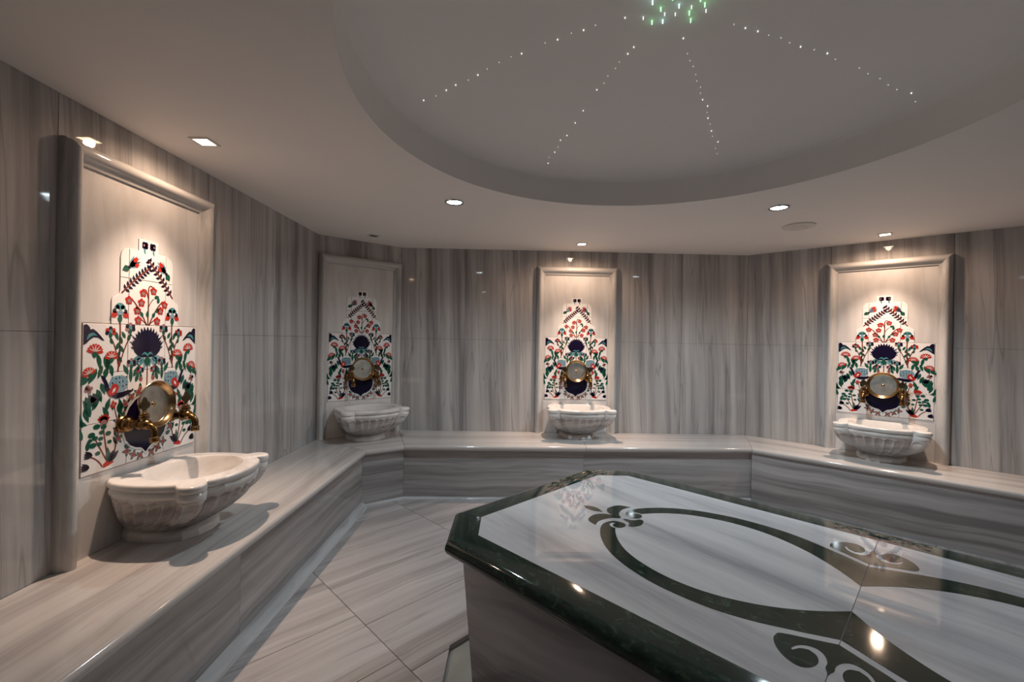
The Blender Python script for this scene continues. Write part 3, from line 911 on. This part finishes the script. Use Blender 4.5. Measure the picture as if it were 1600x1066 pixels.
        for u, v, a, l, w, b in ((.215, .86, 70, .07, .024, 0), (.20, .80, 50, .07, .022, .3), (.26, .82, 110, .06, .022, 0), (.19, .90, 60, .06, .022, 0), (.215, .73, 60, .07, .022, -.3), (.255, .76, 115, .07, .02, 0),
                                 (.40, .80, 250, .12, .026, .3), (.35, .78, 250, .11, .026, .2), (.32, .79, 270, .12, .03, 0), (.30, .80, 290, .12, .022, -.3), (.28, .80, 300, .10, .02, 0),
                                 (.44, .70, 230 + 80, .10, .03, .2), (.40, .70, 300, .12, .034, 0), (.45, .64, 330, .10, .028, 0), (.36, .72, 290, .10, .024, 0),
                                 (.12, .62, 120, .10, .028, 0), (.16, .64, 60, .09, .026, 0), (.14, .58, 90, .13, .024, 0), (.09, .70, 100, .07, .018, 0), (.06, .66, 70, .06, .018, 0),
                                 (.49, .32, 60, .14, .034, .3), (.44, .38, 75, .13, .034, -.3), (.40, .44, 50, .11, .034, .3), (.43, .42, 120, .13, .03, -.2), (.36, .48, 40, .09, .028, 0), (.46, .33, 20, .12, .026, .4), (.49, .24, 60, .10, .028, .4),
                                 (.33, .40, 100, .10, .028, .3), (.31, .36, 60, .09, .028, 0), (.475, .52, 250, .09, .026, .3), (.485, .44, 250, .10, .028, 0), (.40, .56, 240, .10, .03, .3), (.37, .60, 250, .09, .028, 0), (.19, .46, 250, .10, .03, .3), (.22, .30, 80, .08, .024, 0), (.26, .22, 100, .09, .026, .3), (.24, .16, 60, .07, .022, 0), (.46, .16, 100, .08, .026, 0), (.33, .70, 280, .08, .03, 0), (.30, .72, 260, .09, .026, 0), (.19, .56, 60, .08, .028, 0), (.10, .58, 110, .08, .024, 0), (.27, .95, 250, .07, .022, 0), (.17, .88, 110, .06, .022, 0), (.29, .86, 70, .05, .02, 0),
                                 (.215, .36, 75, .10, .03, .3), (.24, .38, 110, .09, .03, -.3), (.20, .40, 60, .09, .022, .3), (.28, .40, 90, .07, .02, 0)):
            A.leaf(sg * u, v, a if sg > 0 else 180 - a, l, w, 'green_', 0, b * sg)
        A.done()
        A.new('painted_bush')
        for u, v, r in ((.395, .31, .026), (.43, .26, .026), (.405, .235, .022), (.36, .265, .020), (.345, .30, .022), (.42, .19, .026), (.375, .19, .020), (.44, .225, .018), (.365, .225, .020), (.31, .25, .022), (.30, .19, .018), (.385, .13, .020), (.33, .33, .016)):
            A.disc(sg * u, v, r, 'green_', 1, 9, .72)
        A.done()
        carnation(A, sg * .415, .812, .060, 90 + 6 * sg); carnation(A, sg * .295, .768, .054, 90); carnation(A, sg * .452, .668, .050, 90 - 25 * sg)
        small_bloom(A, sg * .305, .945, .044, ('red', 'navy', 'teal')); small_bloom(A, sg * .150, .975, .046); small_bloom(A, sg * .137, .72, .044); small_bloom(A, sg * .06, .665, .034, ('navy', 'red', 'sky'))
        A.new('painted_rosebud'); A.flower(sg * .455, .565, .030, 'rose', 'brown', 1, 4); A.leaf(sg * .47, .56, 90, .03, .018, 'navy', 2); A.done()
        A.new('painted_hyacinth')
        for k in range(5): A.leaf(sg * .435, .475, (60 if sg < 0 else 120) - 36 + 18 * k, .060, .018, 'navy', 1, n=4)
        A.leaf(sg * .445, .475, 250, .05, .028, 'green_', 2); A.done()
        A.new('painted_red_bud'); A.flower(sg * .275, .44, .026, 'red', 'rose', 1, 4); A.done()
        A.new('painted_red_aster')
        for k in range(7): A.leaf(sg * .345, .335, 30 + 20 * k, .055, .020, 'red', 1, n=4)
        A.disc(sg * .345, .325, .025, 'rose', 2); A.leaf(sg * .345, .32, 270, .04, .03, 'green_', 3); A.done()
        A.new('painted_root')
        A.poly([(sg * x, y) for x, y in ((-.345 * -1, .02), (.30, .028), (.265, .042), (.285, .062), (.325, .06), (.345, .045))], 'red', 1)
        A.leaf(sg * .305, .05, 40 if sg < 0 else 140, .10, .030, 'navy', 2); A.leaf(sg * .31, .05, 120 if sg > 0 else 60, .09, .028, 'navy', 2)
        A.leaf(sg * .305, .05, 95, .11, .026, 'leaf', 2); A.done()
        A.new('painted_dark_bud')
        for uu, vv in ((.455, .135), (.475, .06)):
            for k in range(4): A.leaf(sg * (uu - .035), vv - .01, (180 if sg < 0 else 0) + (-1 if sg < 0 else 1) * (-10 + 15 * k), .065, .018, 'navy', 1, n=4)
        A.done()
    # small mid-column blossoms
    for u, v in ((-.055, .60), (-.058, .53), (.055, .60)):
        A.new('painted_garland_flower'); A.flower(u, v, .018, 'rose', 'red', 1, 5); A.leaf(u, v, 90, .045, .02, 'green_', 0); A.done()
    return root
M['grout_brown'] = plain('grout_brown', (0.22, 0.13, 0.09), 0.7)

# ---- basin
def basin_outline():
    h = [(.205, 0.0), (.235, .022), (.268, .07), (.288, .13), (.297, .20), (.296, .27), (.288, .33), (.276, .372)]
    cx, cy, r = .256, .430, .060
    for a in range(-62, 151, 14): h.append((cx + r * cos(radians(a)), cy + r * sin(radians(a))))
    h += [(.202, .468), (.18, .490), (.14, .512), (.10, .526), (.05, .535), (0, .538)]
    return h + [(-x, y) for x, y in h[::-1][1:]]
def ray_out(poly, c, a):
    d = (cos(a), sin(a)); best = 0
    n = len(poly)
    for i in range(n):
        p, q = poly[i], poly[(i + 1) % n]
        ex, ey = q[0] - p[0], q[1] - p[1]
        det = d[0] * -ey + ex * d[1]
        if abs(det) < 1e-12: continue
        rx, ry = p[0] - c[0], p[1] - c[1]
        t = (rx * -ey + ex * ry) / det; s_ = (d[0] * ry - d[1] * rx) / det
        if t > 0 and -1e-9 <= s_ <= 1 + 1e-9: best = max(best, t)
    return (c[0] + d[0] * best, c[1] + d[1] * best)
def build_basin():
    root = empty('marble_basin')
    N = 300
    poly = basin_outline(); c = (0, .26)
    base = [(.125, 0), (.150, .05), (.165, .13), (.158, .22), (.13, .29), (.075, .33), (0, .345)]
    base = base + [(-x, y) for x, y in base[::-1][1:]]
    seg = [dist(poly[i], poly[(i + 1) % len(poly)]) for i in range(len(poly))]
    tot = sum(seg); NF = round(tot / 0.068); N = NF * 14
    O = []; i = 0; acc = 0.0
    for k in range(N):
        t = (k + 0.5) / N * tot
        while acc + seg[i] < t: acc += seg[i]; i += 1
        O.append(lerp(poly[i], poly[(i + 1) % len(poly)], (t - acc) / seg[i]))
    ang = [atan2(y - c[1], x - c[0]) for x, y in O]
    def walk(pl, fr):
        sg = [dist(pl[i], pl[(i + 1) % len(pl)]) for i in range(len(pl))]; T_ = sum(sg); out = []; i = 0; acc = 0.0
        for f in fr:
            while i < len(sg) - 1 and acc + sg[i] < f * T_: acc += sg[i]; i += 1
            out.append(lerp(pl[i], pl[(i + 1) % len(pl)], (f * T_ - acc) / sg[i]))
        return out
    B = walk(base, [(k + 0.5) / N for k in range(N)])
    ph = [(k + 0.5) / 14 for k in range(N)]
    def ins(p, d):
        vx, vy = p[0] - c[0], p[1] - c[1]; l = hypot(vx, vy)
        q = (p[0] - vx / l * d, p[1] - vy / l * d)
        return (q[0], max(q[1], 0.0005))
    E_ = []
    for a in ang:
        ec = (0, .262); poly_e = None
        # ellipse point seen from c
        rx, ry = .226, .200
        dx, dy = cos(a), sin(a); ox, oy = c[0] - ec[0], c[1] - ec[1]
        A_ = (dx / rx) ** 2 + (dy / ry) ** 2; B_ = 2 * (ox * dx / rx ** 2 + oy * dy / ry ** 2); C_ = (ox / rx) ** 2 + (oy / ry) ** 2 - 1
        t = (-B_ + sqrt(B_ * B_ - 4 * A_ * C_)) / (2 * A_)
        E_.append((c[0] + dx * t, c[1] + dy * t))
    def loft(g, rings, cap0=False, cap1=False, mi=0):
        vs = [(x, -y, z) for r in rings for x, y, z in r]
        fs = []
        for k in range(len(rings) - 1):
            for i in range(N):
                j = (i + 1) % N; fs.append((k * N + i, k * N + j, (k + 1) * N + j, (k + 1) * N + i))
        if cap0: fs.append(tuple(range(N)))
        if cap1: fs.append(tuple((len(rings) - 1) * N + i for i in range(N)))
        g.add(vs, fs, mi)
    H = 0.318
    # rim: outer band, top, into the bowl
    rings = []
    for d, z in ((.030, .247), (.010, .2475), (.007, .252), (.005, .262), (.007, .273), (.012, .278), (.013, .282), (.004, .285), (.001, .289), (0, .300), (.001, .309), (.004, .315), (.009, H)):
        rings.append([(*ins(p, d), z) for p in O])
    for t, z in ((.985, H), (1.0, H - .003)):
        rings.append([(p[0] + (q[0] - p[0]) * t, p[1] + (q[1] - p[1]) * t, z) for p, q in zip([ins(p, .009) for p in O], E_)])
    for s_, z in ((.985, H - .012), (.965, H - .04), (.93, H - .075), (.86, H - .115), (.75, H - .15), (.58, H - .175), (.35, H - .188), (.12, H - .192)):
        rings.append([(p[0] * s_, .268 + (p[1] - .268) * s_, z) for p in E_])
    g = G(); loft(g, rings, False, True); g.obj('rim', 'basin_rim', root, smooth=45)
    # fluted body
    rings = []; K = 30
    for k in range(K + 1):
        s_ = k / K
        z = .2465 - (.2465 - .062) * s_
        gq = s_ ** 2.1
        r = []
        for i in range(N):
            o = ins(O[i], .013); b_ = B[i]
            x = o[0] + (b_[0] - o[0]) * gq; y = o[1] + (b_[1] - o[1]) * gq
            sn = abs(sin(pi * ph[i]))
            start = .17 - .11 * sqrt(sn)
            w = max(0, min(1, (s_ - start) / .035)) * max(0, min(1, (1.0 - s_) / .12))
            if O[i][1] < .004: w = 0
            x, y = ins((x, y), (.034 - .013 * s_) * (sn ** .75) * w)
            r.append((x, y, z))
        rings.append(r)
    g = G(); loft(g, rings, False, True); g.obj('fluted_bowl', 'basin', root, smooth=75)
    rings = []
    for m_, z in ((.97, .0615), (.90, .056), (.90, .050), (1.0, .040), (1.03, .030), (1.04, .004), (1.03, .0004)):
        rings.append([(p[0] * m_, p[1] * m_, z) for p in B])
    g = G(); loft(g, rings, True, True); g.obj('foot', 'basin_rim', root, smooth=40)
    g = G(); g.lathe([(0, .003), (.018, .003), (.020, .001), (.020, 0)], 20); g.obj('drain', 'chrome', root, loc=(0, -.268, H - .1918))
    return root

# ---- brass tap: wall flange, barrel, spout, valve and handle
def build_tap():
    root = empty('brass_tap')
    F = Matrix.Rotation(radians(90), 3, 'X')          # local z -> -y (out of the wall)
    g = G(); g.lathe([(0, 0), (.040, 0), (.042, .006), (.038, .012), (.030, .014), (.028, .020), (.034, .024), (.035, .030), (.030, .035), (.022, .038), (.020, .048)], 28, F)
    g.obj('wall_flange', 'brass', root, smooth=40)
    g = G(); g.lathe([(.018, .045), (.019, .07), (.025, .074), (.025, .080), (.021, .084), (.024, .095), (.026, .108), (.024, .120), (.017, .128), (0, .130)], 24, F)
    g.obj('barrel', 'brass', root, smooth=40)
    g = G(); path = []
    for k in range(9):
        a = radians(90 * k / 8); path.append((0, -.118 - .034 * sin(a), -.005 - .034 * (1 - cos(a))))
    path.append((0, -.152, -.062))
    g.tube(path, [.017] * 4 + [.016] * 6, 14)
    g.obj('spout', 'brass', root, smooth=50)
    g = G(); g.lathe([(.012, -.085), (.019, -.085), (.0205, -.081), (.0205, -.078), (.017, -.076), (.0205, -.074), (.0205, -.070), (.017, -.068), (.021, -.065), (.021, -.060), (.016, -.057), (.012, -.057)], 20)
    g.obj('nozzle', 'bright_brass', root, loc=(0, -.152, 0), smooth=40)
    g = G(); g.lathe([(.017, .015), (.018, .028), (.023, .031), (.023, .035), (.018, .037), (.022, .040), (.022, .044), (.016, .047), (.019, .050), (.019, .054), (.010, .058), (.008, .068), (0, .07)], 20)
    g.obj('valve_collar', 'bright_brass', root, loc=(0, -.100, 0), smooth=40)
    # spade-shaped handle
    g = G()
    spade = [(-.006, .064), (.006, .064), (.008, .074), (.022, .080), (.030, .092), (.024, .104), (.012, .112), (.008, .122), (0, .132), (-.008, .122), (-.012, .112), (-.024, .104), (-.030, .092), (-.022, .080), (-.008, .074)]
    g.prism(spade, -.006, .006, .002); g.v = [(x, z, y) for x, y, z in g.v]
    g.obj('handle', 'dark_brass', root, loc=(0, -.100, 0), smooth=40)
    return root
M['dark_brass'] = plain('dark_brass', (0.09, 0.07, 0.035), 0.4, 1.0, noise=0.3, nscale=30)

def build_dish():
    root = empty('brass_bath_bowl')
    F = Matrix.Rotation(radians(90), 3, 'X') @ Matrix.Rotation(radians(-4), 3, 'X')
    g = G(); g.lathe([(.094, .020), (.104, .031), (.110, .043), (.1165, .0475), (.1185, .0465), (.117, .043), (.112, .037), (.104, .024), (.092, .013), (.075, .004), (.03, 0), (0, 0)], 56, F)
    g.obj('brass_rim', 'bright_brass', root, smooth=50)
    g = G(); g.lathe([(.0945, .0203), (.088, .014), (.070, .0085), (.045, .007), (.040, .0085), (.036, .007), (.028, .0065), (0, .0065)], 56, F)
    g.obj('tinned_pan', 'tinned', root, smooth=50)
    g = G(); g.lathe([(.028, .0066), (.027, .013), (.021, .0165), (.016, .016), (.013, .021), (.007, .027), (0, .028)], 28, F)
    g.obj('boss', 'bright_brass', root, smooth=50)
    return root

UNITS = [  # wall index, centre, angle, width factor, words
    (0, (-1.885, 2.250), pi / 2, 1.0, 'left'),
    (1, None, None, 0.957, 'corner'),
    (2, (0.705, None), None, 1.0, 'back'),
    (3, (3.452, None), None, 1.0, 'right')]
UL = []
for wi, c, a, k, nm in UNITS:
    p, q = WALL[wi], WALL[wi + 1]
    ang = atan2(q[1] - p[1], q[0] - p[0])
    if nm == 'corner': c = lerp(p, q, .5)
    if c[1] is None:
        t = (c[0] - p[0]) / (q[0] - p[0]); c = lerp(p, q, t)
    UL.append((c, ang, k, nm))

def place(o, unit, dx, dout, z, sx=1.0):
    c, ang, k, nm = unit
    ux, uy = cos(ang), sin(ang)
    o.location = W3(c[0] + ux * dx + uy * dout, c[1] + uy * dx - ux * dout, z)
    o.rotation_euler = (0, 0, ang)
    o.scale = (sx, 1, 1)

AT = {'left': 'on left wall nearest camera', 'corner': 'in dim back left corner', 'back': 'in middle of back wall', 'right': 'on right wall'}
fr, ba, ta, di = build_frame(), build_basin(), build_tap(), build_dish()
build_mural(fr)
DZ = {'left': -.045, 'corner': -.005, 'back': -.005, 'right': -.035}
for i, u in enumerate(UL):
    c, ang, k, nm = u
    o = fr if i == 0 else copy_tree(fr)
    place(o, u, 0, 0, ZB, k); tag(o, 'framed marble wall panel with painted flower tile mural ' + AT[nm], 'wall panel', 'framed tile murals')
    o = ba if i == 0 else copy_tree(ba)
    place(o, u, 0, 0.0075, ZB, {'left': 1, 'corner': 1.06, 'back': 1.10, 'right': 1.04}[nm]); tag(o, 'carved fluted marble basin standing on bench, ' + AT[nm], 'basin', 'fluted marble basins')
    for sg, wd_ in ((-1, 'left'), (1, 'right')):
        o = ta if (i == 0 and sg == -1) else copy_tree(ta)
        place(o, u, sg * .135 * k, 0.0145, ZB + .605 + DZ[nm], 1)
        tag(o, 'old brass tap %s of the round bowl %s' % (wd_, AT[nm]), 'tap', 'brass taps')
    o = di if i == 0 else copy_tree(di)
    place(o, u, 0, 0.028, ZB + .682 + DZ[nm], 1)
    tag(o, 'round brass bath bowl hung between two taps ' + AT[nm], 'bowl', 'brass bath bowls')

# ------------------------------------------------------------------ ceiling fittings
def spotlight(x, y, lit, label, rz, lamp=None):
    root = empty('square_spotlight', (x, y, ZC), rz)
    a, b = .050, .036
    g = G()
    for (x0, x1, y0, y1) in ((-a, a, -a, -b), (-a, a, b, a), (-a, -b, -b, b), (b, a, -b, b)):
        g.box(x0, x1, y0, y1, -.006, -.0003)
    g.obj('trim_ring', 'white_metal', root)
    g = G(); g.box(-b, b, -b, b, -.004, -.001); g.obj('lens', 'lamp_warm' if lit else 'dark', root, smooth=0)
    tag(root, label, 'ceiling light', 'small square spotlights')
    return root
wl = ['lit warm square ceiling spotlight above the left wall mural', 'lit warm square ceiling spotlight above the middle of the back wall',
      'lit warm square ceiling spotlight above the right wall mural', 'lit warm square ceiling spotlight behind the camera', 'lit warm square ceiling spotlight over the far right bench']
wr = [pi / 2, 0.02, radians(-43), 0, pi / 2]
for (x, y), l, r in zip(WARM_LAMPS, wl, wr): spotlight(x, y, True, l, r)
spotlight(-1.354, 4.231, False, 'unlit dark square ceiling spotlight above the dim back left corner', radians(39))
cl = ['round cool white ceiling downlight left of the dome, nearer the back left corner', 'round cool white ceiling downlight beside the ceiling speaker',
      'round cool white ceiling downlight behind the dome on the left, near the camera', 'round cool white ceiling downlight behind the camera on the right']
for (x, y), l in zip(COOL_LAMPS, cl):
    root = empty('round_downlight', (x, y, ZC))
    g = G(); g.lathe([(.052, -.002), (.056, -.009), (.066, -.008), (.070, -.003), (.070, -.0003), (.052, -.0003)], 40); g.obj('trim_ring', 'chrome', root, smooth=40)
    g = G(); g.lathe([(0, -.005), (.030, -.0045), (.0515, -.003), (.0515, -.001), (0, -.001)], 40); g.obj('lens', 'lamp_cool', root, smooth=40)
    tag(root, l, 'ceiling light', 'round downlights')
root = empty('ceiling_speaker', (2.348, 3.614, ZC))
g = G(); g.lathe([(.012, -.020), (.045, -.020), (.10, -.016), (.118, -.010), (.122, -.0003), (.012, -.0003)], 48); g.obj('housing', 'plastic', root, smooth=40)
g = G(); g.lathe([(0, -.012), (.0115, -.012), (.0115, -.002), (0, -.002)], 20); g.obj('opening', 'dark', root)
g = G(); g.lathe([(.060, -.0196), (.062, -.0215), (.066, -.0212), (.068, -.019)], 48); g.obj('raised_ring', 'plastic', root, smooth=60)
tag(root, 'flat round cream ceiling speaker disc beside the right cool downlight', 'speaker')

# fibre-optic star points on the dome
stars = empty('fibre_optic_star_lights', (CX, CY, ZC + dome_z(0)))
tag(stars, 'fibre optic star lights in spokes and a green centre cluster on the dome', 'ceiling light')
def star_mesh(mat, r, ln):
    g = G(); g.lathe([(0, -ln), (r * .8, -ln), (r, -ln + r * .5), (r, 0), (0, 0)], 8)
    return g.mesh('light_point', [mat], 40)
SM = {k: star_mesh(*v) for k, v in dict(dot=('star_dim', .0022, .004), bright=('star_white', .0026, .006), green=('star_green', .0026, .018), cyan=('star_cyan', .0026, .017), white=('star_white', .0024, .014)).items()}
def star(kind, x, y):
    o = bpy.data.objects.new('light_point', SM[kind]); COL.objects.link(o); o.parent = stars
    r = hypot(x - CX, y - CY)
    o.location = (W3(x, y, ZC + dome_z(r) - 0.0005) - stars.location)
for deg, r0, r1 in ((161, .22, 1.26), (112, .26, 1.22), (57, .20, 1.16), (11.5, .22, 1.28), (-40, .2, 1.2), (-92, .2, 1.2), (-143, .2, 1.2)):
    n = 19
    for k in range(n):
        if RND.random() < .10: continue
        r = r0 + (r1 - r0) * k / (n - 1) + RND.uniform(-.006, .006); a = radians(deg + RND.uniform(-.7, .7) + (5 * (1 - k / n) ** 3))
        star('bright' if RND.random() < .35 else 'dot', CX + r * cos(a), CY + r * sin(a))
CLUSTER = STARPTS = [('green', 620, 40)]
CLUSTER_UV = [('green', -.045, .062), ('green', .100, .030), ('green', .055, -.018), ('green', .070, .058), ('green', .078, -.060), ('green', -.072, .000), ('green', -.085, -.075), ('cyan', -.118, .036), ('cyan', -.002, .018),
              ('white', .052, .012), ('white', -.045, -.030), ('white', -.130, -.052), ('cyan', -.040, -.070), ('white', 0, -.030), ('white', .022, .078), ('white', .120, -.005), ('green', -.11, .10), ('green', -.01, .12), ('cyan', .09, .11), ('green', .05, .16), ('white', -.07, .15), ('green', .13, .08), ('cyan', -.15, .07)]
for kd, dx, dy in CLUSTER_UV:
    star(kd, CX + dx, CY - dy)
    if kd in ('green', 'cyan'):
        d = bpy.data.lights.new('star_glow', 'POINT'); d.energy = 0.0022; d.color = (0.25, 1, 0.35) if kd == 'green' else (0.4, 1, 0.9); d.shadow_soft_size = 0.004
        o = bpy.data.objects.new('star_glow', d); COL.objects.link(o); o.location = W3(CX + dx, CY - dy, ZC + dome_z(hypot(dx, dy)) - .024)
